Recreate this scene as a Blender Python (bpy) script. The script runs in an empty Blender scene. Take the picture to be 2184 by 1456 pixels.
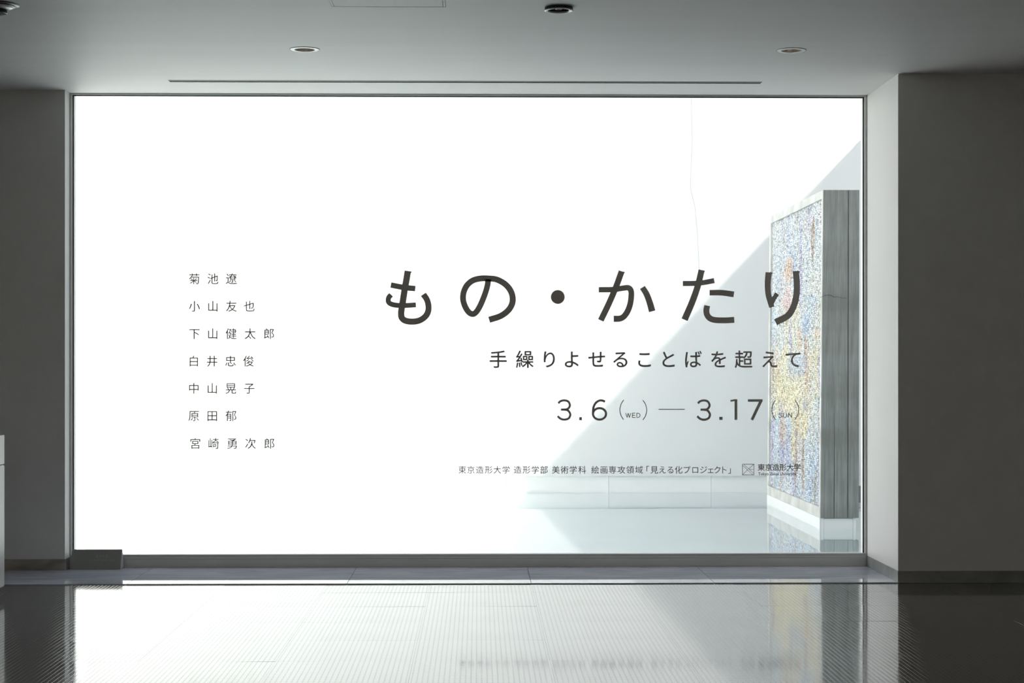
import bpy, bmesh, math, random
import numpy as np
from mathutils import Vector, noise

random.seed(4)
S = bpy.context.scene
C = S.collection

# ------------------------------------------------------------------ camera, sky, sun, exposure
TH = 0.0185                     # the camera is turned a touch to the right of the wall's normal
SI, CO = math.sin(TH), math.cos(TH)
F = 3890.0                      # focal length in pixels of the 2184 px wide frame
EYE = 1.08
cam = bpy.data.cameras.new('camera')
cam.sensor_fit = 'HORIZONTAL'
cam.sensor_width = 36.0
cam.lens = F / 2184 * 36.0
cam.shift_y = 50 / 2184
cam.clip_end = 200
co = bpy.data.objects.new('camera', cam)
C.objects.link(co)
co.location = (0, 0, EYE)
co.rotation_euler = (math.pi / 2, 0, -TH)
S.camera = co

sun_dir = Vector((-1.0, 0.2, -1.0442)).normalized()
W = bpy.data.worlds.new('sky')
S.world = W
W.use_nodes = True
wn = W.node_tree
bg = wn.nodes['Background']
# clear pale-blue sky, a little whiter towards the horizon
tcw = wn.nodes.new('ShaderNodeTexCoord')
sxyz = wn.nodes.new('ShaderNodeSeparateXYZ')
rmp = wn.nodes.new('ShaderNodeValToRGB')
rmp.color_ramp.elements[0].position = 0.0
rmp.color_ramp.elements[0].color = (.84, .87, .925, 1)
rmp.color_ramp.elements[1].position = 1.0
rmp.color_ramp.elements[1].color = (.76, .83, .95, 1)
wn.links.new(tcw.outputs['Generated'], sxyz.inputs[0])
wn.links.new(sxyz.outputs['Z'], rmp.inputs[0])
wn.links.new(rmp.outputs[0], bg.inputs[0])
bg.inputs[1].default_value = 1.22

sl = bpy.data.lights.new('sun', 'SUN')
sl.energy = 9.0
sl.angle = math.radians(0.9)
sl.color = (1.0, 0.965, 0.90)
so = bpy.data.objects.new('sun', sl)
C.objects.link(so)
so.rotation_euler = sun_dir.to_track_quat('-Z', 'Y').to_euler()
so.location = (12, -4, 16)

FILL = 8.5  # strength of the added fill panels
S.view_settings.view_transform = 'Standard'
S.view_settings.look = 'None'
S.view_settings.gamma = 1.0
S.view_settings.use_curve_mapping = False
S.view_settings.exposure = 0.0
S.cycles.use_denoising = True
S.cycles.max_bounces = 12
S.cycles.diffuse_bounces = 8
S.cycles.glossy_bounces = 5
S.cycles.transparent_max_bounces = 16
S.cycles.sample_clamp_indirect = 6.0
S.cycles.caustics_reflective = True


def spot(px, py, Y):
    """metres on the plane at depth Y for a point measured in the photograph"""
    k = (px - 1092) / F
    X = Y * (k * CO + SI) / (CO - k * SI)
    d = Y * CO + X * SI
    return X, EYE - (py - 778) / F * d


# ------------------------------------------------------------------ materials
def mat(name, col, rough=0.6, metal=0.0, noise_amt=0.0, nscale=6.0, bump=0.0, bscale=40.0, spec=0.5, stretch=None, col2=None, ior=None):
    m = bpy.data.materials.new(name)
    m.use_nodes = True
    nt = m.node_tree
    b = nt.nodes['Principled BSDF']
    b.inputs['Base Color'].default_value = (*col, 1)
    b.inputs['Roughness'].default_value = rough
    b.inputs['Metallic'].default_value = metal
    b.inputs['Specular IOR Level'].default_value = spec
    if ior:
        b.inputs['IOR'].default_value = ior
    tc = nt.nodes.new('ShaderNodeTexCoord')
    mp = nt.nodes.new('ShaderNodeMapping')
    if stretch:
        mp.inputs['Scale'].default_value = stretch
    nt.links.new(tc.outputs['Object'], mp.inputs['Vector'])
    if noise_amt or col2:
        n = nt.nodes.new('ShaderNodeTexNoise')
        n.inputs['Scale'].default_value = nscale
        n.inputs['Detail'].default_value = 6
        nt.links.new(mp.outputs[0], n.inputs['Vector'])
        r = nt.nodes.new('ShaderNodeValToRGB')
        c2 = col2 or tuple(c * (1 - noise_amt) for c in col)
        r.color_ramp.elements[0].position = 0.35
        r.color_ramp.elements[0].color = (*c2, 1)
        r.color_ramp.elements[1].position = 0.65
        r.color_ramp.elements[1].color = (*col, 1)
        nt.links.new(n.outputs['Fac'], r.inputs[0])
        nt.links.new(r.outputs[0], b.inputs['Base Color'])
    if bump:
        n2 = nt.nodes.new('ShaderNodeTexNoise')
        n2.inputs['Scale'].default_value = bscale
        n2.inputs['Detail'].default_value = 3
        nt.links.new(mp.outputs[0], n2.inputs['Vector'])
        bp = nt.nodes.new('ShaderNodeBump')
        bp.inputs['Strength'].default_value = 1.0
        bp.inputs['Distance'].default_value = bump
        nt.links.new(n2.outputs['Fac'], bp.inputs['Height'])
        nt.links.new(bp.outputs[0], b.inputs['Normal'])
    return m


M = {}
M['ceiling'] = mat('ceiling_paint', (.82, .785, .77), .55, noise_amt=.03, nscale=1.6, stretch=(.35, 3.5, 1), bump=.0006, bscale=1.5)
M['wall'] = mat('interior_wall_paint', (.74, .735, .71), .6, noise_amt=.03, nscale=2)
M['reveal'] = mat('reveal_paint', (.74, .72, .705), .5, noise_amt=.02, nscale=2)
M['dark_room'] = mat('far_room_paint', (.84, .83, .80), .7, noise_amt=.05, nscale=2)
M['court'] = mat('courtyard_plaster', (.83, .83, .825), .8, noise_amt=.035, nscale=.9, bump=.001, bscale=3)
M['facade'] = mat('facade_plaster', (.80, .80, .79), .8, noise_amt=.04, nscale=1)
M['curb'] = mat('white_marble_curb', (.96, .965, .955), .35, noise_amt=.05, nscale=3)
M['basin'] = mat('pale_basin_tile', (.84, .885, .88), .5, noise_amt=.08, nscale=1.2)
M['alu'] = mat('brushed_aluminium', (.60, .60, .58), .42, .4, noise_amt=.08, nscale=5, stretch=(.3, 6, 6))
M['alu_lit'] = mat('lit_aluminium', (.85, .85, .84), .4, noise_amt=.03, nscale=4)  # aluminium lightened to imitate light on the outer jambs and beads
M['gasket'] = mat('black_gasket', (.012, .014, .015), .6, noise_amt=.2, nscale=20)
M['sign'] = mat('sign_plate', (.27, .27, .25), .45, noise_amt=.06, nscale=10)
M['sign_side_lit'] = mat('sign_side_lit', (.45, .45, .47), .4, noise_amt=.06, nscale=10)  # plate grey lightened to imitate light on the end face
M['sign_text'] = mat('sign_faint_print', (.42, .42, .41), .5, noise_amt=.1, nscale=30)
M['cabinet'] = mat('white_laminate', (.66, .66, .65), .35, noise_amt=.03, nscale=3)
M['kick'] = mat('dark_plinth', (.02, .02, .02), .7, noise_amt=.1, nscale=10)
M['slot'] = mat('slot_painted_shade', (.15, .155, .14), .7, noise_amt=.1, nscale=4)  # dark tone stands in for the shade inside a deeper slot
M['flange'] = mat('white_flange', (.93, .93, .92), .25, noise_amt=.03, nscale=30)
M['copper'] = mat('warm_reflector', (.95, .80, .70), .3, .35, noise_amt=.25, nscale=25)
M['blackp'] = mat('black_plastic_and_shade', (.015, .016, .014), .45, noise_amt=.2, nscale=30)  # also colours the painted shade round the downlights and spotlight
M['greyp'] = mat('grey_plastic', (.20, .20, .19), .3, noise_amt=.1, nscale=30)
M['lamp'] = mat('lamp_lens', (.7, .7, .7), .15, noise_amt=.05, nscale=30)
M['vinyl'] = mat('cut_vinyl', (.33, .31, .285), .6, noise_amt=.04, nscale=40)
nt = M['vinyl'].node_tree
tl = nt.nodes.new('ShaderNodeBsdfTranslucent')
tl.inputs[0].default_value = (.085, .072, .060, 1)
ad = nt.nodes.new('ShaderNodeAddShader')
nt.links.new(nt.nodes['Principled BSDF'].outputs[0], ad.inputs[0])
nt.links.new(tl.outputs[0], ad.inputs[1])
nt.links.new(ad.outputs[0], nt.nodes['Material Output'].inputs[0])
M['grout'] = mat('mosaic_grout', (.40, .385, .365), .9, noise_amt=.25, nscale=40)
M['base_dark'] = mat('floor_joint_filler', (.02, .02, .019), .7, noise_amt=.2, nscale=10)
M['weir'] = mat('wet_dark_grating', (.26, .27, .28), .5, noise_amt=.2, nscale=10)
M['crack'] = mat('crack_filler', (.13, .135, .125), .9, noise_amt=.2, nscale=30)


def marble(name, light, dark, brown=None, rough=.025, bias=.5):
    m = mat(name, light, rough)
    nt = m.node_tree
    b = nt.nodes['Principled BSDF']
    mp = [n for n in nt.nodes if n.type == 'MAPPING'][0]
    mp.inputs['Rotation'].default_value = (0, 0, .5)
    mp.inputs['Scale'].default_value = (.6, 2.6, 1)
    n1 = nt.nodes.new('ShaderNodeTexNoise')
    n1.inputs['Scale'].default_value = 5
    n1.inputs['Detail'].default_value = 9
    n1.inputs['Distortion'].default_value = 1.2
    nt.links.new(mp.outputs[0], n1.inputs['Vector'])
    r = nt.nodes.new('ShaderNodeValToRGB')
    r.color_ramp.elements[0].position = bias - .16
    r.color_ramp.elements[0].color = (*dark, 1)
    r.color_ramp.elements[1].position = bias + .1
    r.color_ramp.elements[1].color = (*light, 1)
    nt.links.new(n1.outputs['Fac'], r.inputs[0])
    out = r.outputs[0]
    if brown:
        n2 = nt.nodes.new('ShaderNodeTexNoise')
        n2.inputs['Scale'].default_value = 3.0
        n2.inputs['Detail'].default_value = 4
        nt.links.new(mp.outputs[0], n2.inputs['Vector'])
        r2 = nt.nodes.new('ShaderNodeValToRGB')
        r2.color_ramp.elements[0].position = .42
        r2.color_ramp.elements[1].position = .62
        nt.links.new(n2.outputs['Fac'], r2.inputs[0])
        mx = nt.nodes.new('ShaderNodeMixRGB')
        mx.inputs[2].default_value = (*brown, 1)
        nt.links.new(r2.outputs[0], mx.inputs[0])
        nt.links.new(out, mx.inputs[1])
        out = mx.outputs[0]
    nt.links.new(out, b.inputs['Base Color'])
    return m


M['marble'] = marble('polished_grey_marble', (.55, .57, .65), (.40, .43, .51))
M['skirt'] = marble('honed_marble_skirting', (.33, .33, .32), (.22, .23, .22), rough=.3)
M['skirt_brown'] = marble('brown_veined_marble_skirting', (.46, .42, .38), (.26, .23, .20), brown=(.50, .26, .14), rough=.3)

# dark polished studded rubber
m = mat('dark_studded_rubber', (.022, .021, .020), .085, noise_amt=.15, nscale=3, bump=.0005, bscale=4.0, ior=1.6)
nt = m.node_tree
b = nt.nodes['Principled BSDF']
bp = [n for n in nt.nodes if n.type == 'BUMP'][0]
oi = nt.nodes.new('ShaderNodeTexCoord')
n3 = nt.nodes.new('ShaderNodeTexNoise')
n3.inputs['Scale'].default_value = 55
n3.inputs['Detail'].default_value = 2
mp3 = nt.nodes.new('ShaderNodeMapping')
mp3.inputs['Scale'].default_value = (.25, 1.3, 1)
nt.links.new(oi.outputs['Object'], mp3.inputs[0])
nt.links.new(mp3.outputs[0], n3.inputs['Vector'])
bp2 = nt.nodes.new('ShaderNodeBump')
bp2.inputs['Distance'].default_value = .0001
nt.links.new(n3.outputs['Fac'], bp2.inputs['Height'])
nt.links.new(bp.outputs[0], bp2.inputs['Normal'])
nt.links.new(bp2.outputs[0], b.inputs['Normal'])
# scuffed patches where the polish has worn
n4 = nt.nodes.new('ShaderNodeTexNoise')
n4.inputs['Scale'].default_value = 1.22
n4.inputs['Detail'].default_value = 7
nt.links.new(oi.outputs['Object'], n4.inputs['Vector'])
r4 = nt.nodes.new('ShaderNodeMapRange')
r4.inputs[1].default_value = .35
r4.inputs[2].default_value = .75
r4.inputs[3].default_value = .06
r4.inputs[4].default_value = .15
nt.links.new(n4.outputs['Fac'], r4.inputs[0])
nt.links.new(r4.outputs[0], b.inputs['Roughness'])
b.inputs['Coat Weight'].default_value = .52
b.inputs['Coat Roughness'].default_value = .05
b.inputs['Coat IOR'].default_value = 1.5
M['rubber'] = m

# board-marked concrete
m = mat('board_marked_concrete', (.30, .315, .295), .85)
nt = m.node_tree
b = nt.nodes['Principled BSDF']
mp = [n for n in nt.nodes if n.type == 'MAPPING'][0]
mp.inputs['Scale'].default_value = (22, 22, 1.0)
n1 = nt.nodes.new('ShaderNodeTexNoise')
n1.inputs['Scale'].default_value = 3.5
n1.inputs['Detail'].default_value = 8
nt.links.new(mp.outputs[0], n1.inputs['Vector'])
tc = [n for n in nt.nodes if n.type == 'TEX_COORD'][0]
n2 = nt.nodes.new('ShaderNodeTexNoise')
n2.inputs['Scale'].default_value = 4
n2.inputs['Detail'].default_value = 5
nt.links.new(tc.outputs['Object'], n2.inputs['Vector'])
mixn = nt.nodes.new('ShaderNodeMath')
mixn.operation = 'ADD'
nt.links.new(n1.outputs['Fac'], mixn.inputs[0])
nt.links.new(n2.outputs['Fac'], mixn.inputs[1])
r = nt.nodes.new('ShaderNodeValToRGB')
r.color_ramp.elements[0].position = .78 / 2 + .03
r.color_ramp.elements[0].color = (.235, .245, .23, 1)
r.color_ramp.elements[1].position = 1.0 / 2 + .1
r.color_ramp.elements[1].color = (.34, .355, .34, 1)
half = nt.nodes.new('ShaderNodeMath')
half.operation = 'MULTIPLY'
half.inputs[1].default_value = .5
nt.links.new(mixn.outputs[0], half.inputs[0])
nt.links.new(half.outputs[0], r.inputs[0])
nt.links.new(r.outputs[0], b.inputs['Base Color'])
bp = nt.nodes.new('ShaderNodeBump')
bp.inputs['Distance'].default_value = .002
nt.links.new(n1.outputs['Fac'], bp.inputs['Height'])
nt.links.new(bp.outputs[0], b.inputs['Normal'])
M['concrete'] = m
M['concrete_light'] = mat('weathered_pale_concrete', (.74, .73, .70), .85, noise_amt=.3, nscale=4, bump=.001, bscale=40)

# tesserae take their colour from a colour attribute (the glazes)
m = bpy.data.materials.new('glazed_tesserae')
m.use_nodes = True
nt = m.node_tree
b = nt.nodes['Principled BSDF']
at = nt.nodes.new('ShaderNodeAttribute')
at.attribute_name = 'glaze'
nt.links.new(at.outputs['Color'], b.inputs['Base Color'])
b.inputs['Roughness'].default_value = .5
M['tess'] = m


def clear(name, tint, ior, rough, bump=0, bscale=3):
    """clear sheet: Fresnel share reflects, the rest passes straight through"""
    m = bpy.data.materials.new(name)
    m.use_nodes = True
    nt = m.node_tree
    for n in list(nt.nodes):
        nt.nodes.remove(n)
    o = nt.nodes.new('ShaderNodeOutputMaterial')
    mx = nt.nodes.new('ShaderNodeMixShader')
    fr = nt.nodes.new('ShaderNodeFresnel')
    fr.inputs['IOR'].default_value = ior
    tr = nt.nodes.new('ShaderNodeBsdfTransparent')
    tr.inputs[0].default_value = (*tint, 1)
    gl = nt.nodes.new('ShaderNodeBsdfGlossy')
    gl.inputs['Color'].default_value = (1, 1, 1, 1)
    gl.inputs['Roughness'].default_value = rough
    nt.links.new(fr.outputs[0], mx.inputs[0])
    nt.links.new(tr.outputs[0], mx.inputs[1])
    nt.links.new(gl.outputs[0], mx.inputs[2])
    nt.links.new(mx.outputs[0], o.inputs[0])
    if bump:
        tc = nt.nodes.new('ShaderNodeTexCoord')
        n = nt.nodes.new('ShaderNodeTexNoise')
        n.inputs['Scale'].default_value = bscale
        n.inputs['Detail'].default_value = 2
        nt.links.new(tc.outputs['Object'], n.inputs['Vector'])
        bp = nt.nodes.new('ShaderNodeBump')
        bp.inputs['Distance'].default_value = bump
        nt.links.new(n.outputs['Fac'], bp.inputs['Height'])
        nt.links.new(bp.outputs[0], gl.inputs['Normal'])
    return m


M['glass'] = clear('window_glass', (.985, .992, .988), 1.12, 0.0)
M['water'] = clear('still_pool_water', (.95, .985, .985), 1.33, 0.0, .0006, 1.5)


# ------------------------------------------------------------------ object helpers
def wloc(o):
    v = Vector((0, 0, 0))
    while o:
        v += o.location
        o = o.parent
    return v


class MB:
    """collects vertices and faces in world metres"""
    def __init__(s):
        s.v, s.f = [], []

    def box(s, x0, x1, y0, y1, z0, z1):
        n = len(s.v)
        s.v += [(x, y, z) for z in (z0, z1) for y in (y0, y1) for x in (x0, x1)]
        s.f += [tuple(n + i for i in q) for q in ((0, 2, 3, 1), (4, 5, 7, 6), (0, 1, 5, 4), (2, 6, 7, 3), (0, 4, 6, 2), (1, 3, 7, 5))]
        return s

    def quad(s, *pts):
        n = len(s.v)
        s.v += list(pts)
        s.f.append(tuple(range(n, n + len(pts))))
        return s

    def prism_x(s, prof, x0, x1):
        """(y, z) profile run along x"""
        n, k = len(s.v), len(prof)
        s.v += [(x0, y, z) for y, z in prof] + [(x1, y, z) for y, z in prof]
        s.f += [tuple(n + i for i in range(k))[::-1], tuple(n + k + i for i in range(k))]
        s.f += [(n + i, n + (i + 1) % k, n + k + (i + 1) % k, n + k + i) for i in range(k)]
        return s

    def flat(s, pts, y0, y1):
        """(x, z) outline given thickness in y"""
        n, k = len(s.v), len(pts)
        s.v += [(x, y0, z) for x, z in pts] + [(x, y1, z) for x, z in pts]
        s.f += [tuple(n + i for i in range(k)), tuple(n + k + i for i in range(k))[::-1]]
        s.f += [(n + i, n + k + i, n + k + (i + 1) % k, n + (i + 1) % k) for i in range(k)]
        return s

    def lathe(s, cx, cy, prof, seg=48):
        n, k = len(s.v), len(prof)
        for i in range(seg):
            a = 2 * math.pi * i / seg
            s.v += [(cx + r * math.cos(a), cy + r * math.sin(a), z) for r, z in prof]
        for i in range(seg):
            j = (i + 1) % seg
            s.f += [(n + i * k + q, n + j * k + q, n + j * k + q + 1, n + i * k + q + 1) for q in range(k - 1)]
        return s

    def build(s, name, m, parent=None, smooth=False, bevel=0, kind=None, label=None):
        me = bpy.data.meshes.new(name)
        a = np.array(s.v, dtype=float)
        c = (a.min(0) + a.max(0)) / 2
        me.from_pydata([tuple(p) for p in (a - c)], [], s.f)
        me.update()
        bm = bmesh.new()
        bm.from_mesh(me)
        bmesh.ops.remove_doubles(bm, verts=bm.verts, dist=1e-7)
        bmesh.ops.recalc_face_normals(bm, faces=bm.faces)
        if bevel:
            bmesh.ops.bevel(bm, geom=list(bm.edges), offset=bevel, segments=2, profile=.5, affect='EDGES')
        bm.to_mesh(me)
        bm.free()
        me.materials.append(m)
        if smooth:
            me.polygons.foreach_set('use_smooth', [True] * len(me.polygons))
        o = bpy.data.objects.new(name, me)
        C.objects.link(o)
        if parent:
            o.parent = parent
        o.location = Vector(c) - (wloc(parent) if parent else Vector((0, 0, 0)))
        if kind:
            o['kind'] = kind
        if label:
            o['label'] = label
        return o


def tag(o, label=None, cat=None, group=None, kind=None):
    if label: o['label'] = label
    if cat: o['category'] = cat
    if group: o['group'] = group
    if kind: o['kind'] = kind
    return o


def thing(name, loc, label=None, cat=None, group=None, kind=None):
    o = bpy.data.objects.new(name, None)
    o.empty_display_size = .1
    C.objects.link(o)
    o.location = loc
    return tag(o, label, cat, group, kind)


def struct(name, mb, m, label=None, parent=None, **k):
    return mb.build(name, m, parent, kind='structure', label=label, **k)


# ------------------------------------------------------------------ levels
WALL_Y = 8.995         # face of the wall on the right
LEFT_Y = 9.61          # face of the wall on the left
CEIL = 2.522
RX = 2.081             # right reveal
LX = -2.168            # left edge of the opening
FRAME_Y = 9.715
GLASS_Y = 9.745
OUT_Y = 9.80
ROOM_X0, ROOM_X1, ROOM_Y0 = -5.5, 5.5, -4.0
WATER = -0.12

# ------------------------------------------------------------------ room shell
struct('wall_right_of_window', MB().box(RX, ROOM_X1, WALL_Y, OUT_Y, 0, 2.9), M['wall'],
       'plain dark-looking wall to the right of the window')
struct('wall_left_of_window', MB().box(ROOM_X0, LX, LEFT_Y, OUT_Y, 0, 2.9), M['wall'],
       'plain grey wall to the left of the window')
struct('wall_left', MB().box(ROOM_X0 - .2, ROOM_X0, ROOM_Y0, OUT_Y, -.3, 2.9), M['dark_room'], 'side wall of the room out of view')
struct('wall_right', MB().box(ROOM_X1, ROOM_X1 + .2, ROOM_Y0, OUT_Y, -.3, 2.9), M['dark_room'], 'side wall of the room out of view')
struct('wall_back', MB().box(ROOM_X0, ROOM_X1, ROOM_Y0 - .2, ROOM_Y0, -.3, 2.9), M['dark_room'], 'wall behind the camera')
# thin paler skin of the reveal
struct('trim_1', MB().box(RX - .002, RX, WALL_Y + .001, FRAME_Y, .061, CEIL - .006), M['reveal'], 'white window reveal on the right')

# ceiling plate with real openings
bm = bmesh.new()


def loop(pts):
    vs = [bm.verts.new((x, y, CEIL)) for x, y in pts]
    return [bm.edges.new((vs[i], vs[(i + 1) % len(vs)])) for i in range(len(vs))]


def rect(x0, x1, y0, y1): return [(x0, y0), (x1, y0), (x1, y1), (x0, y1)]
def circ(x, y, r, n=40): return [(x + r * math.cos(2 * math.pi * i / n), y + r * math.sin(2 * math.pi * i / n)) for i in range(n)]


SLOT = (-1.571, 1.446, 9.262, 9.331)
HATCH = (-.591, -.130, 6.897, 7.358)
DL = [(-.793, 8.350, .0665), (1.435, 8.335, .0665)]
SPOTL = (.325, 7.357, .0590)
holes = [loop(rect(*SLOT)), loop(rect(*HATCH))] + [loop(circ(x, y, r * .78)) for x, y, r in DL] + [loop(circ(SPOTL[0], SPOTL[1], SPOTL[2] * .8))]
outer = loop(rect(ROOM_X0, ROOM_X1, ROOM_Y0, OUT_Y))
bmesh.ops.triangle_fill(bm, use_beauty=True, use_dissolve=False, edges=outer + [e for h in holes for e in h])
for hi, h in enumerate(holes):
    g = bmesh.ops.extrude_edge_only(bm, edges=h)
    for v in g['geom']:
        if isinstance(v, bmesh.types.BMVert):
            v.co.z += .0026 if hi == 0 else .02
me = bpy.data.meshes.new('ceiling')
bm.to_mesh(me)
bm.free()
me.materials.append(M['ceiling'])
ceil = bpy.data.objects.new('ceiling', me)
C.objects.link(ceil)
tag(ceil, 'smooth white ceiling brightest beside the window', kind='structure')
struct('ceiling_slab', MB().box(ROOM_X0, ROOM_X1, ROOM_Y0, OUT_Y, CEIL + .2, CEIL + .35), M['facade'], 'structural slab above the ceiling', parent=ceil)
struct('ceiling_edge', MB().box(ROOM_X0, ROOM_X1, OUT_Y - .1, OUT_Y, CEIL + .001, CEIL + .2), M['facade'], parent=ceil)

# floor: base, studded tiles, marble strip
floor = struct('floor', MB().box(ROOM_X0, ROOM_X1, ROOM_Y0, OUT_Y, -.25, -.0035), M['base_dark'], 'dark studded floor with a marble strip at the window')
T, PITCH = .5, .5 / 27


def stud_mesh(nx, ny):
    """low domes of moulded studs"""
    R, H, seg = .0046, .00044, 6
    ring = [(1.0, 0.0), (.72, .48), (.36, .87)]
    vs, fs = [], []
    for i in range(nx):
        for j in range(ny):
            cx, cy = (i - nx / 2 + .5) * PITCH, (j - ny / 2 + .5) * PITCH
            n = len(vs)
            for q, (rr, hh) in enumerate(ring):
                for k in range(seg):
                    a = 2 * math.pi * (k + .5) / seg
                    vs.append((cx + R * rr * math.cos(a), cy + R * rr * math.sin(a), H * hh))
            vs.append((cx, cy, H))
            for q in range(2):
                for k in range(seg):
                    k2 = (k + 1) % seg
                    fs.append((n + q * seg + k, n + q * seg + k2, n + (q + 1) * seg + k2, n + (q + 1) * seg + k))
            for k in range(seg):
                fs.append((n + 2 * seg + k, n + 2 * seg + (k + 1) % seg, n + 3 * seg))
    me = bpy.data.meshes.new('studs')
    me.from_pydata(vs, [], fs)
    me.materials.append(M['rubber'])
    me.polygons.foreach_set('use_smooth', [True] * len(me.polygons))
    return me


def tile_mesh(w, d):
    me = bpy.data.meshes.new('floor_tile')
    mb = MB().box(-w / 2, w / 2, -d / 2, d / 2, -.003, 0)
    me.from_pydata(mb.v, [], mb.f)
    me.materials.append(M['rubber'])
    return me


G = .0005
full_t, full_s = tile_mesh(T - G, T - G), stud_mesh(27, 27)
PD = WALL_Y - .012 - 8.66
part_t, part_s = tile_mesh(T - G, PD - G), stud_mesh(27, 17)
X0 = .762 - 8 * T
for r in range(7):
    for c in range(15):
        x = X0 + (c + .5) * T
        y = 8.66 + PD / 2 if r == 0 else 8.66 - (r - .5) * T
        o = bpy.data.objects.new('floor_tile', part_t if r == 0 else full_t)
        C.objects.link(o)
        o.parent = floor
        o.location = Vector((x, y, 0)) - floor.location
        o.rotation_euler = (random.gauss(0, .0007), random.gauss(0, .0007), 0)
        s = bpy.data.objects.new('studs', part_s if r == 0 else full_s)
        C.objects.link(s)
        s.parent = o
        s['kind'] = 'stuff'
# floor beyond the tiles the photograph shows
for x0, x1, y0, y1 in ((ROOM_X0, ROOM_X1, ROOM_Y0, 8.66 - 6 * T), (ROOM_X0, X0, 8.66 - 6 * T, WALL_Y - .012), (X0 + 15 * T, ROOM_X1, 8.66 - 6 * T, WALL_Y - .012)):
    MB().box(x0, x1, y0, y1, -.003, 0).build('floor_sheet', M['rubber'], floor)

joints = [-5.5, -4.6, -3.69, -2.78, -1.726, -.646, .261, 1.166, RX]
for a, b_ in zip(joints, joints[1:]):
    MB().box(a + .0012, b_ - .0012, WALL_Y - .006, FRAME_Y - .0008, -.003, .0048 + random.uniform(-.0002, .0002)).build('marble_slab', M['marble'], floor)

# skirting pieces
bb = thing('baseboard_right', (RX, WALL_Y, 0), 'low marble skirting along the right wall and reveal', kind='structure')
for a, b_ in ((RX - .004, 2.541), (2.543, 3.45), (3.452, 4.4), (4.402, 5.5)):
    MB().box(a, b_, WALL_Y - .004, WALL_Y + .01, .001, .0605).build('skirting_slab', M['skirt'], bb)
MB().box(RX - .004, RX + .002, WALL_Y + .0105, FRAME_Y - .001, .0055, .0605).build('skirting_slab', M['skirt'], bb)
bb = thing('baseboard_left', (LX, LEFT_Y, 0), 'low brown-veined marble skirting along the left wall', kind='structure')
for a, b_ in ((-2.95, LX + .003), (-3.9, -2.952), (-5.5, -3.902)):
    MB().box(a, b_, LEFT_Y - .004, LEFT_Y + .01, .0055, .0620).build('skirting_slab', M['skirt_brown'], bb)
MB().box(LX - .002, LX + .003, LEFT_Y + .0105, FRAME_Y - .001, .0055, .0620).build('skirting_slab', M['skirt'], bb)

# ------------------------------------------------------------------ window
win = thing('window_1', (0, FRAME_Y, 0), 'very large fixed window pane over the courtyard pool', kind='structure')
GX0, GX1 = LX + .016, RX - .016
GZ0, GZ1 = .0745, CEIL - .0105
MB().quad((GX0, GLASS_Y, GZ0 - .004), (GX1, GLASS_Y, GZ0 - .004), (GX1, GLASS_Y, GZ1 + .004), (GX0, GLASS_Y, GZ1 + .004)).build('pane', M['glass'], win)
sill = MB()
sill.box(LX, RX, FRAME_Y, OUT_Y, .001, .050)
sill.box(LX, RX, FRAME_Y + .004, OUT_Y, .050, .0525)
sill.box(LX, RX, FRAME_Y + .001, OUT_Y, .0525, .0635)
sill.box(LX, RX, FRAME_Y + .006, OUT_Y, .0635, .0655)
sill.box(LX, RX, FRAME_Y + .003, GLASS_Y - .003, .0655, .0735)
sill.box(LX, RX, GLASS_Y + .010, OUT_Y, .0655, .0700)
sill.build('sill_member', M['alu'], win)
for sgn, x in ((1, LX), (-1, RX - .002)):
    jm = MB()
    a, b_ = sorted((x, x + sgn * .0075))
    jm.box(a, b_, FRAME_Y + .002, GLASS_Y + .02, .0735, CEIL)
    jm.build('jamb_member', M['alu'], win)
    a, b_ = sorted((x + sgn * .0075, x + sgn * .0110))
    MB().box(a, b_, FRAME_Y + .012, GLASS_Y + .02, .0735, CEIL - .003).build('glazing_bead', M['alu_lit'], win)
    a, b_ = sorted((x + sgn * .0110, x + sgn * .0165))
    MB().box(a, b_, GLASS_Y - .004, GLASS_Y + .012, .0735, CEIL - .006).build('gasket', M['gasket'], win)
    a, b_ = sorted((x, x + sgn * .0165))
    MB().box(a, b_, GLASS_Y + .0121, OUT_Y - .001, .0700, CEIL).build('outer_jamb', M['alu_lit'], win)
MB().box(LX + .0075, RX - .0095, FRAME_Y + .002, GLASS_Y + .02, CEIL - .0045, CEIL).build('head_member', M['alu'], win)
MB().box(LX + .011, RX - .013, FRAME_Y + .012, GLASS_Y + .02, CEIL - .0075, CEIL - .0045).build('head_bead', M['alu'], win)
MB().box(LX + .0165, RX - .0185, GLASS_Y - .004, GLASS_Y + .012, CEIL - .0115, CEIL - .0075).build('gasket', M['gasket'], win)

# ------------------------------------------------------------------ building front and courtyard
HB = 7.0
fac = MB()
fac.box(-9, 9, OUT_Y - .2, OUT_Y, 2.96, HB)
fac.box(-9, -5.71, OUT_Y - .2, OUT_Y, -.5, 2.95)
fac.box(5.71, 9, OUT_Y - .2, OUT_Y, -.5, 2.95)
fac.box(-9, 9, -4.2, OUT_Y - .2, HB - .3, HB)
struct('wall_facade', fac, M['facade'], 'outer front of the building above the window')
BY = 17.17
CXL, CXR = -3.69, 4.40
struct('wall_courtyard_far', MB().box(CXL - .3, CXR + .3, BY, BY + .3, .034, 5.0).box(CXL - .3, CXR + .3, BY + .053, BY + .3, -.5, .034).box(CXL - .3, CXL, BY, BY + .0529, -.5, .034).box(CXR, CXR + .3, BY, BY + .0529, -.5, .034), M['court'], 'white courtyard wall beyond the pool, sunlit above and shaded low on the right')
struct('wall_courtyard_left', MB().box(CXL - .3, CXL, OUT_Y, BY, -.5, 5.0), M['court'], 'sunlit side wall of the courtyard on the left')
struct('wall_courtyard_right', MB().box(CXR, CXR + .3, OUT_Y + 4.0, BY, -.5, 4.03), M['court'], 'shaded side wall of the courtyard on the right')
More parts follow.
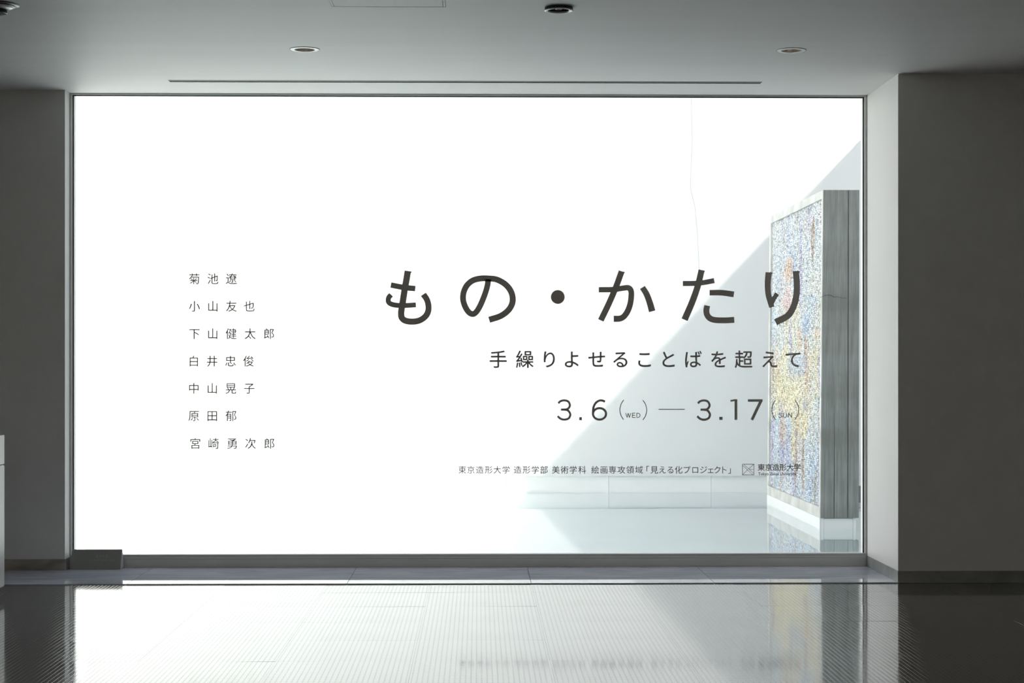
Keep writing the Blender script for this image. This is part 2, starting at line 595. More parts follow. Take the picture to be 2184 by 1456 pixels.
struct('wall_courtyard_sunblock', MB().box(CXR, CXR + .3, OUT_Y, 15.4, 4.031, 4.45).box(CXR, CXR + .3, OUT_Y, OUT_Y + 3.999, -.5, 4.03), M['court'], 'near end of the right courtyard wall, raised to shade the stele')  # extra height added here to keep the sun off the stele front
basin = struct('pool_basin', MB().box(CXL, CXR, OUT_Y, BY + .06, -.5, WATER - .16), M['basin'], 'pale floor of the shallow courtyard pool')
wt = MB().quad((CXL + .001, OUT_Y + .001, WATER), (CXR - .001, OUT_Y + .001, WATER), (CXR - .001, BY + .029, WATER), (CXL + .001, BY + .029, WATER)).build('pool_water', M['water'])
tag(wt, 'still shallow water of the pool outside the window', kind='structure')
hair = MB()
pts = [(1476, 206), (1478, 300), (1474, 400), (1484, 440), (1490, 510), (1494, 600)]
cv = [spot(px, py, BY) for px, py in pts]
for (xa, za), (xb, zb) in zip(cv, cv[1:]):
    hair.flat([(xa - .004, za), (xb - .004, zb), (xb + .004, zb), (xa + .004, za)], BY - .0015, BY + .002)
hair.build('wall_crack', mat('hairline_crack', (.81, .81, .805), .9, noise_amt=.1), bpy.data.objects['wall_courtyard_far'], label='faint hairline crack in the plaster')

curb = thing('pool_curb', (0, BY, WATER), 'low white marble curb of slabs around the pool', kind='structure')
xs = [CXL - .002, -2.65, -1.68, -.710, .260, 1.231, 2.201, 3.171, CXR + .002]
for a, b_ in zip(xs, xs[1:]):
    MB().box(a + .0011, b_ - .0011, BY + .030, BY + .052, WATER - .16, .0325 + random.uniform(-.001, .001)).build('curb_slab', M['curb'], curb)
ys = [BY - .001, 16.2, 15.2, 14.2, 13.2, 12.2, 11.2, OUT_Y]
for b_, a in zip(ys, ys[1:]):
    MB().box(CXL, CXL + .02, a + .003, b_ - .003, WATER - .16, .032).build('curb_slab', M['curb'], curb)
    MB().box(CXR - .02, CXR, a + .003, b_ - .003, WATER - .16, .032).build('curb_slab', M['curb'], curb)
MB().box(CXL + .021, CXR - .021, BY - .04, BY + .0295, WATER - .16, WATER - .012).build('curb_footing', M['curb'], curb)

# dark overflow grating in the corner behind the stele
og = thing('overflow_grating', (3.62, 16.9, WATER), 'small dark overflow grating at the waterline behind the concrete stele', 'grating')
MB().box(3.40, 3.95, 16.85, 16.95, WATER - .16, -.055).build('grating_body', M['weir'], og)
MB().box(3.40, 3.95, 16.84, 16.96, -.0545, -.045).build('grating_cap', M['greyp'], og)

# ------------------------------------------------------------------ concrete stele with mosaic
SX0, SX1, SY0, SY1 = 2.498, 2.780, 13.29, 15.73
SZ0, SZ1 = -.038, 2.359
LEAN = .022


def lean(x, z):
    return x + (LEAN if x < 2.6 else .004) * (z - SZ0) / (SZ1 - SZ0)


st = thing('mosaic_stele', ((SX0 + SX1) / 2, (SY0 + SY1) / 2, WATER - .16), 'tall board-marked concrete stele with a pale mosaic panel on its side, standing in the pool', 'stele')


def leanmb(mb):
    mb.v = [(lean(x, z), y, z) for x, y, z in mb.v]
    return mb


REC = .034
FR = .058
leanmb(MB().box(SX0 + REC, SX1, SY0 + .0, SY1, SZ0, SZ1)).build('core', M['concrete'], st)
# front face: three cast board strips, slightly uneven
bw = [(SX0 + .0045, 2.5950), (2.6025, 2.6955), (2.7030, SX1)]
for (a, b_), pr in zip(bw, (.0100, .0115, .0130)):
    mb = MB().box(a, b_, SY0 - pr, SY0 - .0002, SZ0 + .001, SZ1 - .001)
    leanmb(mb).build('board_strip', M['concrete'], st)
for nm, bx in (('frame_rail', (SY0, SY1, SZ1 - .06, SZ1)), ('frame_rail', (SY0, SY1, SZ0, SZ0 + .075)), ('frame_post', (SY0, SY0 + .055, SZ0 + .0755, SZ1 - .0605)), ('frame_post', (SY1 - .07, SY1, SZ0 + .0755, SZ1 - .0605))):
    leanmb(MB().box(SX0, SX0 + REC - .0005, *bx)).build(nm, M['concrete_light'], st)
ck = MB()
cpts = [(1750, 634), (1757, 630), (1765, 628), (1772, 629), (1779, 633), (1787, 632), (1796, 635), (1806, 635)]
cw = [spot(px, py, SY0 - .008) for px, py in cpts]
for (xa, za), (xb, zb) in zip(cw, cw[1:]):
    ck.flat([(xa, za - .003), (xb, zb - .003), (xb, zb - .0005), (xa, za - .0005)], SY0 - .0136, SY0 - .003)
ck.build('crack', M['crack'], st, label='thin crack across the concrete face')
# marble plinth
PI = .018
MB().box(SX0 + .006, SX1 - .02, SY0 + .012, SY1 - .012, WATER - .16, SZ0 - .001).build('plinth_core', M['concrete_light'], st)
yy = [SY0 + .002, SY0 + .62, SY0 + 1.23, SY0 + 1.84, SY1 - .002]
for a, b_ in zip(yy, yy[1:]):
    MB().box(SX0 - .002, SX0 + .0055, a + .0015, b_ - .0015, WATER - .16, SZ0 - .001).build('plinth_slab', M['curb'], st)
MB().box(SX0 + .0065, SX0 + .028, SY0 + .002, SY0 + .0115, WATER - .16, SZ0 - .001).build('plinth_slab', M['curb'], st)
MB().box(SX0 + .0295, SX1 - .040, SY0 + .004, SY0 + .0115, WATER - .16, SZ0 - .006).build('plinth_slab', M['curb'], st)
MB().box(SX1 - .0385, SX1 - .018, SY0 + .002, SY0 + .0115, WATER - .16, SZ0 - .001).build('plinth_slab', M['curb'], st)

# mosaic: grout bed + tesserae laid in wavering courses
MY0, MY1, MZ0, MZ1 = SY0 + .0555, SY1 - .0705, SZ0 + .0755, SZ1 - .0605
leanmb(MB().box(SX0 + REC - .012, SX0 + REC - .0005, MY0, MY1, MZ0, MZ1)).build('grout_bed', M['grout'], st)


def glaze(y, z):
    u = (y - MY0) / (MY1 - MY0)      # 0 near the window, 1 far end
    v = (z - MZ0) / (MZ1 - MZ0)      # 0 bottom
    wob = noise.noise(Vector((u * 3, v * 2, 1.7)))
    pale_blue, blue, violet = (.60, .72, .90), (.30, .46, .82), (.50, .47, .78)
    cream, yellow, orange, pink = (.90, .84, .66), (.93, .76, .36), (.86, .43, .20), (.88, .55, .62)
    white, brown, grey = (.88, .88, .84), (.42, .24, .15), (.38, .42, .46)

    def mixc(a, b, t):
        t = max(0, min(1, t))
        return tuple(p + (q - p) * t for p, q in zip(a, b))
    top = v + wob * .12
    if top > .68: base = mixc(white, pale_blue, .45 + .6 * noise.noise(Vector((u * 4, v * 5, 3))))
    elif top > .47: base = mixc(cream, pale_blue, .35 + 1.0 * noise.noise(Vector((u * 3, v * 4, 9))))
    elif top > .28: base = mixc(cream, yellow, .30 + .8 * noise.noise(Vector((u * 3, v * 4, 5))))
    else: base = mixc(pale_blue, white, .25 + .7 * noise.noise(Vector((u * 4, v * 4, 7))))
    # streaks running down the panel
    s = noise.noise(Vector((u * 9 + wob, v * 3.2, 21)))
    if s > .22: base = mixc(base, orange, (s - .22) * 2.4)
    s = noise.noise(Vector((u * 8 - wob, v * 3.0, 33)))
    if s > .2: base = mixc(base, blue, (s - .2) * 2.2)
    s = noise.noise(Vector((u * 11, v * 3.5, 45)))
    if s > .27: base = mixc(base, violet, (s - .27) * 3)
    s = noise.noise(Vector((u * 14, v * 5, 57)))
    if s > .36: base = mixc(base, brown, (s - .36) * 5)
    for bu, bv, ru, rv, col, k in ((.63, .80, .12, .05, orange, .8), (.66, .70, .12, .05, pink, .8), (.52, .79, .05, .07, blue, .7),
                                   (.30, .60, .07, .05, blue, .8), (.42, .55, .05, .05, orange, .7), (.10, .56, .06, .03, orange, .5),
                                   (.80, .37, .14, .06, yellow, .7), (.55, .36, .12, .05, yellow, .6), (.45, .46, .22, .045, blue, .55),
                                   (.30, .315, .05, .035, grey, .9), (.30, .25, .04, .06, yellow, .9), (.75, .22, .09, .075, orange, .55),
                                   (.75, .24, .028, .06, brown, .9), (.63, .215, .05, .035, grey, .6), (.52, .19, .05, .08, yellow, .8), (.15, .30, .10, .16, cream, .6)):
        q = ((u - bu) / ru) ** 2 + ((v - bv) / rv) ** 2
        if q < 1: base = mixc(base, col, k * (1 - q) ** .5)
    j = random.gauss(0, .075)
    base = mixc(base, (.72, .725, .70), .48)
    c = [min(.95, max(.03, x + j + random.gauss(0, .02))) for x in base]
    if random.random() < .06: c = [x * random.uniform(.35, .7) for x in c]
    return c


ts = .0150
nz, ny = int((MZ1 - MZ0) / ts), int((MY1 - MY0) / ts)
vv, ff, cc = [], [], []
for i in range(nz):
    for j in range(ny):
        off = .5 * ts * (i % 2)
        y = MY0 + (j + .5) * (MY1 - MY0) / ny
        z = MZ0 + (i + .5) * (MZ1 - MZ0) / nz
        dz = random.gauss(0, .0022) + .02 * noise.noise(Vector((y * 2.2, z * 2.2, 0)))
        dy = random.gauss(0, .0022) + .02 * noise.noise(Vector((y * 2.2, z * 2.2, 8)))
        g = random.uniform(.36, .46)
        hy, hz = ts * g, ts * random.uniform(.34, .50)
        yc = min(max(y + dy + off * .5, MY0 + hy), MY1 - hy)
        zc = min(max(z + dz, MZ0 + hz), MZ1 - hz)
        a = 1.1 * noise.noise(Vector((y * 1.6, z * 1.1, 14))) + random.gauss(0, .30)
        ca, sa = math.cos(a), math.sin(a)
        x0 = SX0 + REC - .012
        x1 = x0 - random.uniform(.0035, .0075)
        n = len(vv)
        tilt = random.gauss(0, .0012)
        for xx, sc in ((x0, 1.0), (x1, .93)):
            for sy_, sz_ in ((-1, -1), (1, -1), (1, 1), (-1, 1)):
                oy, oz = sy_ * hy * sc, sz_ * hz * sc
                zz = zc + oy * sa + oz * ca
                xq = xx + (tilt * sy_ if xx == x1 else 0)
                vv.append((lean(xq, zz), yc + oy * ca - oz * sa, zz))
        ff += [(n + 4, n + 7, n + 6, n + 5), (n, n + 4, n + 5, n + 1), (n + 1, n + 5, n + 6, n + 2), (n + 2, n + 6, n + 7, n + 3), (n + 3, n + 7, n + 4, n)]
        col = glaze(y, z)
        cc += [(*col, 1.0)] * 20
me = bpy.data.meshes.new('tesserae')
ctr = Vector((SX0, (MY0 + MY1) / 2, (MZ0 + MZ1) / 2))
me.from_pydata([tuple(Vector(p) - ctr) for p in vv], [], ff)
ca_ = me.color_attributes.new('glaze', 'FLOAT_COLOR', 'CORNER')
ca_.data.foreach_set('color', np.array(cc, dtype=np.float32).ravel())
me.materials.append(M['tess'])
te = bpy.data.objects.new('tesserae', me)
C.objects.link(te)
te.parent = st
te.location = ctr - st.location
tag(te, 'small blue, cream and orange glazed mosaic stones', kind='stuff')

# ------------------------------------------------------------------ ceiling fittings
sl_ = thing('ceiling_slot', (0, 9.3, CEIL), 'long narrow dark slot in the ceiling running along the window head', 'slot')
x0, x1, y0, y1 = SLOT
q = MB()
q.box(x0 - .002, x1 + .002, y1, y1 + .002, CEIL + .0005, CEIL + .0027)
q.box(x0 - .002, x1 + .002, y0 - .002, y0, CEIL + .0005, CEIL + .0027)
q.box(x0 - .002, x0, y0, y1, CEIL + .0005, CEIL + .0027)
q.box(x1, x1 + .002, y0, y1, CEIL + .0005, CEIL + .0027)
q.box(x0 - .002, x1 + .002, y0 - .002, y1 + .002, CEIL + .0028, CEIL + .006)
q.build('liner', M['slot'], sl_)

ah = thing('access_hatch', ((HATCH[0] + HATCH[1]) / 2, 7.13, CEIL), 'square flush access hatch in the ceiling, cut by the top edge of the photo', 'hatch')
x0, x1, y0, y1 = HATCH
for bx in ((x0 + .0015, x0 + .010, y0 + .002, y1 - .009), (x1 - .010, x1 - .0015, y0 + .002, y1 - .009)):
    MB().box(*bx, CEIL - .0006, CEIL + .018).build('hatch_frame', M['ceiling'], ah)
MB().box(x0 + .0122, x1 - .0122, y0 + .003, y1 - .010, CEIL - .0006, CEIL + .018).build('hatch_panel', M['ceiling'], ah)
MB().box(x0 - .01, x1 + .01, y0 - .01, y1 + .01, CEIL + .0205, CEIL + .03).build('hatch_backing', M['blackp'], ah)

for i, (x, y, r) in enumerate(DL):
    t = thing('downlight', (x, y, CEIL), ('recessed downlight with copper-toned reflector above the small names, near the left of the ceiling',
                                          'recessed downlight with copper-toned reflector near the right corner of the ceiling')[i], 'downlight', 'copper-toned recessed downlights')
    MB().lathe(x, y, [(r * .69, CEIL + .004), (r * .70, CEIL - .0035), (r * .97, CEIL - .0022), (r, CEIL - .0010), (r, CEIL + .0), (r * .75, CEIL + .0005)]).build('trim_ring', M['flange'], t, smooth=False)
    MB().lathe(x, y, [(r * 1.0, CEIL - .0001), (r * 1.025, CEIL - .0012), (r * 1.035, CEIL - .0001)]).build('rim_shade_ring', M['blackp'], t)  # black ring stands in for the shadow line round the trim
    MB().lathe(x, y, [(r * .69, CEIL + .003), (r * .66, CEIL + .03), (r * .52, CEIL + .07), (r * .30, CEIL + .1)], seg=14).build('reflector', M['copper'], t)
    MB().lathe(x, y, [(.0005, CEIL + .045), (r * .2, CEIL + .05), (r * .28, CEIL + .07), (r * .28, CEIL + .1)], seg=20).build('lamp', M['lamp'], t, smooth=True)

x, y, r = SPOTL
t = thing('spotlight', (x, y, CEIL), 'black-throated round spotlight with a pale rim, at the top edge of the ceiling view', 'spotlight')
MB().lathe(x, y, [(r * .97, CEIL + .0005), (r * .97, CEIL - .011), (r * .80, CEIL - .011)]).build('shade_collar', M['blackp'], t)  # black stands in for shade on the thickness of the rim
MB().lathe(x, y, [(r * .74, CEIL - .008), (r * .76, CEIL - .0135), (r * .93, CEIL - .0150), (r * 1.0, CEIL - .0125), (r * .985, CEIL - .0112)], seg=56).build('rim', M['flange'], t, smooth=True)
MB().lathe(x, y, [(r * .74, CEIL - .009), (r * .66, CEIL + .03), (r * .5, CEIL + .05), (.0005, CEIL + .05)]).build('throat', M['blackp'], t)
MB().lathe(x, y + .004, [(r * .17, CEIL - .004), (r * .20, CEIL - .008), (r * .24, CEIL - .004), (r * .24, CEIL + .04), (.0005, CEIL + .035)], seg=24).build('lamp', M['lamp'], t, smooth=True)

x, y = -1.933, 7.337
t = thing('smoke_detector', (x, y, CEIL), 'stepped round grey ceiling detector cut off by the top left corner', 'detector')
MB().lathe(x, y, [(.094, CEIL), (.094, CEIL - .004), (.076, CEIL - .0055)]).build('base_ring', M['greyp'], t, smooth=True)
MB().lathe(x, y, [(.078, CEIL - .005), (.077, CEIL - .0095), (.070, CEIL - .0105)]).build('step_ring', M['greyp'], t, smooth=True)
MB().lathe(x, y, [(.072, CEIL - .005), (.070, CEIL - .012), (.060, CEIL - .0165), (.048, CEIL - .0210), (.046, CEIL - .0205)]).build('cone', M['flange'], t, smooth=True)
MB().lathe(x, y, [(.046, CEIL - .018), (.046, CEIL - .034), (.042, CEIL - .0365), (.0005, CEIL - .0365)]).build('chamber', M['blackp'], t)
MB().lathe(x + .041, y + .01, [(.0005, CEIL - .0405), (.0022, CEIL - .0395), (.0022, CEIL - .036)], seg=12).build('indicator', M['lamp'], t, smooth=True)

# added glowing panels, unseen behind the camera, to brighten the walls facing it
lit = bpy.data.materials.new('fill_glow')
lit.use_nodes = True
pb = lit.node_tree.nodes['Principled BSDF']
pb.inputs['Emission Color'].default_value = (1, .93, .84, 1)
pb.inputs['Emission Strength'].default_value = FILL
for i, x in enumerate((-2.6, 0, 2.6)):
    t = thing('fill_panel', (x, -1.6, CEIL), ('left', 'middle', 'right')[i] + 'most of three square added fill panels behind the camera' if i != 1 else 'middle one of three square added fill panels behind the camera', 'fill panel', 'added fill panels behind the camera')
    MB().box(x - .6, x + .6, -2.2, -1.0, CEIL - .02, CEIL - .0005).build('fill_back', M['flange'], t)
    MB().box(x - .57, x + .57, -2.17, -1.03, CEIL - .024, CEIL - .0205).build('fill_face', lit, t)

# ------------------------------------------------------------------ sign and cabinet
X0s, X1s = -2.143, -1.880
t = thing('table_sign', ((X0s + X1s) / 2, 9.66, .0055), 'dark grey wedge-shaped sign standing on the marble at the left foot of the window', 'sign')
MB().prism_x([(9.622, .0055), (9.706, .0055), (9.700, .060), (9.674, .1065), (9.669, .1065)], X0s, X1s - .0012).build('plate', M['sign'], t)
MB().prism_x([(9.6235, .0058), (9.7055, .0058), (9.6995, .060), (9.6735, .1060), (9.6700, .1060)], X1s - .0011, X1s).build('lit_end', M['sign_side_lit'], t, label='end face, grey lightened to show light on it')
# worn print: two rows of marks too faint to read


def sign_pt(x, z):
    return 9.622 + (9.669 - 9.622) * (z - .0055) / .101 - .0009


pr = MB()
for row, (z, h, xs_) in enumerate(((.072, .012, [(-2.015 + .0165 * k, .0125) for k in range(4)]), (.052, .008, [(-2.022 + .0073 * k, .005) for k in range(15) if k not in (4, 10)]))):
    for x, w in xs_:
        for k in range(3 if row == 0 else 2):
            zz = z + h * (k / 2.0 - .5) * (.9 if row == 0 else 1)
            ww = w * random.uniform(.55, 1)
            n = len(pr.v)
            x_ = x + (w - ww) * random.random()
            for yo in (0, .0004):
                pr.v += [(x_, sign_pt(x, zz) + yo, zz), (x_ + ww, sign_pt(x, zz) + yo, zz), (x_ + ww, sign_pt(x, zz + .0016) + yo, zz + .0016), (x_, sign_pt(x, zz + .0016) + yo, zz + .0016)]
            pr.f += [(n, n + 1, n + 2, n + 3), (n + 4, n + 7, n + 6, n + 5), (n, n + 4, n + 5, n + 1), (n + 2, n + 6, n + 7, n + 3)]
        xm = x + w * random.uniform(.3, .6)
        n = len(pr.v)
        pr.v += [(xm, sign_pt(xm, z - h / 2), z - h / 2), (xm + .0014, sign_pt(xm, z - h / 2), z - h / 2), (xm + .0014, sign_pt(xm, z + h / 2), z + h / 2), (xm, sign_pt(xm, z + h / 2), z + h / 2)]
        pr.f += [(n, n + 1, n + 2, n + 3)]
pr.build('faint_print', M['sign_text'], t, kind='stuff', label='two rows of faint worn print')

cx1, cy1 = -2.203, 8.532
t = thing('pedestal_cabinet', (cx1 - .25, cy1 - .25, 0), 'white pedestal cabinet with a lid, cut by the left edge of the photo', 'cabinet')
MB().box(cx1 - .5, cx1, cy1 - .5, cy1, .049, .617).build('body', M['cabinet'], t, bevel=.009)
MB().box(cx1 - .499, cx1 - .0015, cy1 - .499, cy1 - .001, .6195, .755).build('lid', M['cabinet'], t, bevel=.003)
MB().box(cx1 - .49, cx1 - .01, cy1 - .49, cy1 - .01, .617, .6195).build('lid_seal', M['kick'], t)
MB().box(cx1 - .44, cx1 - .06, cy1 - .44, cy1 - .06, .0006, .049).build('plinth', M['kick'], t, label='recessed dark plinth')

# ------------------------------------------------------------------ lettering on the glass
LY0, LY1 = GLASS_Y - .0009, GLASS_Y - .0003
PX = 1 / 399.4          # metres per photograph pixel on the glass


def catmull(pts, n=10):
    P = [2 * np.array(pts[0]) - np.array(pts[1])] + [np.array(p) for p in pts] + [2 * np.array(pts[-1]) - np.array(pts[-2])]
    P = [np.array(p, float) for p in P]
    out = []
    for i in range(1, len(P) - 2):
        for k in range(n):
            t = k / n
            a, b, c, d = P[i - 1], P[i], P[i + 1], P[i + 2]
            out.append(.5 * ((2 * b) + (c - a) * t + (2 * a - 5 * b + 4 * c - d) * t * t + (3 * b - a - 3 * c + d) * t ** 3))
    out.append(P[-2])
    return out


layer = [0]


def stroke(mb, pts, w, Z, smooth=True):
    """one brush of constant width along a path given in crop pixels; Z = (origin x, origin y, crop scale)"""
    ox, oy, sc = Z
    c = catmull(pts) if (smooth and len(pts) > 2) else [np.array(p, float) for p in pts]
    c = [np.array((ox + p[0] / sc, oy + p[1] / sc)) for p in c]
    ws = (w, w) if isinstance(w, (int, float)) else w
    L, R = [], []
    for i, p in enumerate(c):
        d = c[min(i + 1, len(c) - 1)] - c[max(i - 1, 0)]
        d = d / np.hypot(*d)
        nrm = np.array((-d[1], d[0]))
        hw = (ws[0] + (ws[1] - ws[0]) * i / (len(c) - 1)) / 2 / sc
        L.append(p + nrm * hw)
        R.append(p - nrm * hw)
    layer[0] = (layer[0] + 1) % 5
    y0 = LY0 - layer[0] * 2e-5
    n = len(mb.v)
    k = len(c)
    for seq in (L, R):
        for p in seq:
            X, Zz = spot(p[0], p[1], GLASS_Y)
            mb.v.append((X, y0, Zz))
    for seq in (L, R):
        for p in seq:
            X, Zz = spot(p[0], p[1], GLASS_Y)
            mb.v.append((X, LY1, Zz))
    for i in range(k - 1):
        mb.f.append((n + i, n + i + 1, n + k + i + 1, n + k + i))
        mb.f.append((n + 2 * k + i, n + 3 * k + i, n + 3 * k + i + 1, n + 2 * k + i + 1))
        mb.f.append((n + i, n + 2 * k + i, n + 2 * k + i + 1, n + i + 1))
        mb.f.append((n + k + i, n + k + i + 1, n + 3 * k + i + 1, n + 3 * k + i))
    mb.f.append((n, n + k, n + 3 * k, n + 2 * k))
    mb.f.append((n + k - 1, n + 3 * k - 1, n + 4 * k - 1, n + 2 * k - 1))


def arc(cx, cy, rx, ry, a0, a1, n=40):
    return [(cx + rx * math.cos(math.radians(a0 + (a1 - a0) * i / n)), cy - ry * math.sin(math.radians(a0 + (a1 - a0) * i / n))) for i in range(n + 1)]


def line_root(name, px, py, label, cat='lettering', group=None):
    X, Z = spot(px, py, GLASS_Y)
    return thing(name, (X, LY0, Z), label, cat, group)


# big title, drawn stroke by stroke
ZA, ZB = (800, 560, 4.748), (1250, 560, 4.457)
title = line_root('title_lettering', 1263, 633, 'largest line of dark kana lettering on the window glass, five characters and a dot')
ch = MB()
stroke(ch, [(332, 84), (318, 170), (300, 270), (283, 380), (268, 470), (264, 520), (272, 560), (310, 588), (380, 597), (450, 584), (505, 548), (535, 500), (541, 440), (525, 375), (489, 320)], (66, 60), ZA)
stroke(ch, [(160, 226), (285, 250), (407, 262)], 55, ZA)
stroke(ch, [(163, 325), (139, 352), (134, 390), (155, 415), (210, 430), (300, 433), (413, 427)], (52, 50), ZA)
stroke(ch, [(352, 92), (368, 97)], 14, ZA)
ch.build('character', M['vinyl'], title)
ch = MB()
stroke(ch, [(1146, 165), (1138, 230), (1115, 310), (1080, 400), (1042, 475), (1010, 512), (980, 519), (945, 497), (910, 440), (891, 370), (897, 300), (930, 230), (990, 180), (1070, 160), (1150, 160), (1230, 170), (1310, 212), (1365, 272), (1391, 340), (1389, 410), (1350, 480), (1270, 540), (1155, 578)], (58, 62), ZA)
ch.build('character', M['vinyl'], title)
ch = MB()
P = []
for i in range(48):
    a = 2 * math.pi * i / 48
    P.append(spot(800 + (1850 + 70 * math.cos(a)) / 4.748, 560 + (347 + 70 * math.sin(a)) / 4.748, GLASS_Y))
ch.flat(P, LY0, LY1)
ch.build('middle_dot', M['vinyl'], title)
ch = MB()
stroke(ch, [(121, 257), (260, 255), (350, 242), (400, 239), (425, 262), (430, 310), (420, 390), (395, 460), (360, 510), (320, 531), (263, 533)], (50, 58), ZB)
stroke(ch, [(338, 82), (290, 215), (225, 370), (140, 548)], 57, ZB)
stroke(ch, [(535, 235), (575, 300), (605, 380), (628, 462)], (54, 62), ZB)
stroke(ch, [(350, 90), (366, 96)], 12, ZB)
ch.build('character', M['vinyl'], title)
ch = MB()
stroke(ch, [(920, 198), (1020, 197), (1110, 190), (1218, 170)], 48, ZB)
stroke(ch, [(1098, 70), (1062, 220), (1010, 370), (936, 542)], (58, 62), ZB)
stroke(ch, [(1174, 285), (1290, 286), (1405, 301)], (52, 56), ZB)
stroke(ch, [(1152, 408), (1143, 450), (1150, 495), (1180, 530), (1230, 545), (1320, 548), (1408, 543)], (56, 56), ZB)
stroke(ch, [(1112, 78), (1128, 84)], 12, ZB)
ch.build('character', M['vinyl'], title)
ch = MB()
stroke(ch, [(1736, 92), (1727, 190), (1731, 290), (1747, 360), (1766, 424)], (60, 50), ZB)
stroke(ch, [(1757, 400), (1783, 345), (1816, 294)], (46, 42), ZB)
stroke(ch, [(1993, 80), (2003, 190), (1999, 310), (1970, 420), (1915, 505), (1801, 566)], (58, 62), ZB)
stroke(ch, [(1745, 96), (1771, 101)], 14, ZB)
stroke(ch, [(2005, 82), (2031, 88)], 14, ZB)
ch.build('character', M['vinyl'], title)

# typeset lines: glyph outlines of Blender's built-in typeface, one mesh per character
glyphs = []


def glyph(root, s, px, base, em, off=0.0, name='character', fit=None):
    """px = centre of the glyph's ink, base = baseline, in photograph pixels"""
    c = bpy.data.curves.new('glyph', 'FONT')
    c.body = s
    c.size = 1.0
    c.resolution_u = 4
    o = bpy.data.objects.new('glyph', c)
    C.objects.link(o)
    glyphs.append((root, o, px, base, em, name, fit, off))


def pair(first, last):
    return first, last


NAMES = [('菊池遼', 594.5, (414.3, 454, 493.7)), ('小山友也', 653, (414.7, 454, 493.7, 531.5)), ('下山健太郎', 711.5, (414.7, 453.7, 493, 533.5, 573.7)),
         ('白井忠俊', 770, (413.5, 452.5, 491.6, 530)), ('中山晃子', 828, (413.5, 452.7, 492.4, 531.6)), ('原田郁', 886.5, (413.3, 452.7, 492.6)),
         ('宮崎勇次郎', 945.5, (416.6, 455.8, 494.9, 534.4, 574.5))]
ORD = ['topmost', 'second from the top', 'third from the top', 'fourth from the top', 'fifth from the top', 'second from the bottom', 'bottom']
for (s, yc, xs_), od in zip(NAMES, ORD):
    root = line_root('name_lettering', sum(xs_) / len(xs_), yc, 'small thin line of %d characters, %s of seven at left' % (len(s), od), group='seven small lines at the left of the window')
    for chh, x in zip(s, xs_):
        glyph(root, chh, x, yc + .375 * 24.8, 24.8, .008)
root = line_root('subtitle_lettering', 1376, 766, 'medium line of thirteen dark characters under the title')
for chh, x in zip('手繰りよせることばを超えて', (1062.7, 1119.3, 1171.5, 1219.4, 1272.6, 1323, 1374.7, 1425.8, 1478.9, 1532.5, 1586, 1641.7, 1691.2)):
    glyph(root, chh, x, 781, 39.8, .011)
root = line_root('organiser_lettering', 1270, 1001.5, 'small line of thin characters above the pool curb, right of centre')
for chh, x in zip('東京造形大学造形学部美術学科絵画専攻領域', (986, 1004.4, 1023.3, 1042.3, 1060.7, 1079.4, 1104.2, 1123, 1141.8, 1160.2, 1185.5, 1204, 1222.5, 1241.6, 1269.4, 1288.2, 1306.4, 1325.2, 1344, 1362.9)):
    glyph(root, chh, x, 1008.2, 17.6, .006)
for chh, x in zip('「見える化プロジェクト」', (1381.6, 1395.4, 1412.9, 1429.8, 1447.3, 1465.5, 1482.9, 1500.7, 1515.5, 1529.8, 1545, 1555.7)):
    glyph(root, chh, x, 1008.2, 17.6, .006)
root = line_root('school_lettering', 1662, 1000, 'tiny bold line with a smaller Latin line below, over the mosaic at lower right')
for chh, x in zip('東京造形大学', (1623.6, 1639.3, 1654.5, 1670, 1685.2, 1700.4)):
    glyph(root, chh, x, 1002.2, 15.9, .020)
glyph(root, 'Tokyo Zokei University', 1657.6, 1013.2, 9.2, .022, 'latin_line', (1617, 1698.4))

# dates
ZC, ZD = (1030, 730, 5.903), (1380, 730, 6.067)
root = line_root('date_lettering', 1447, 875, 'line of large numerals with bracketed weekdays under the subtitle')


def three(Z, dx, dy, k=1.0, w=27):
    t = lambda pts: [(dx + x * k, dy + y * k) for x, y in pts]
    mb = MB()
    stroke(mb, t([(10, 44), (40, 18), (88, 8), (135, 22), (156, 62), (150, 92), (125, 118), (88, 124)]), w, Z)
    stroke(mb, t([(44, 124), (96, 124)]), w, Z, False)
    stroke(mb, t([(88, 124), (130, 134), (158, 170), (160, 200), (140, 235), (88, 250), (38, 238), (3, 206)]), w, Z)
    return mb


three(ZC, 938, 721).build('numeral', M['vinyl'], root)
mb = MB()
stroke(mb, [(1212, 959), (1246, 959)], 38, ZC, False)
mb.build('point', M['vinyl'], root)
mb = MB()
stroke(mb, [(1537, 746), (1505, 732), (1465, 732), (1420, 762), (1392, 815), (1386, 880), (1387, 905)], 28, ZC)
stroke(mb, arc(1468, 899, 82, 72, 0, 360), 28, ZC, False)
mb.build('numeral', M['vinyl'], root)
for Z, pts in ((ZC, [(1772, 725), (1740, 775), (1724, 850), (1740, 922), (1770, 973)]), (ZC, [(2013, 727), (2047, 780), (2062, 850), (2047, 922), (2013, 976)]),
               (ZD, [(1662, 745), (1630, 798), (1615, 870), (1630, 945), (1662, 998)]), (ZD, [(1912, 745), (1946, 798), (1962, 870), (1946, 945), (1912, 998)])):
    mb = MB()
    stroke(mb, pts, 10.5, Z)
    mb.build('bracket', M['vinyl'], root)
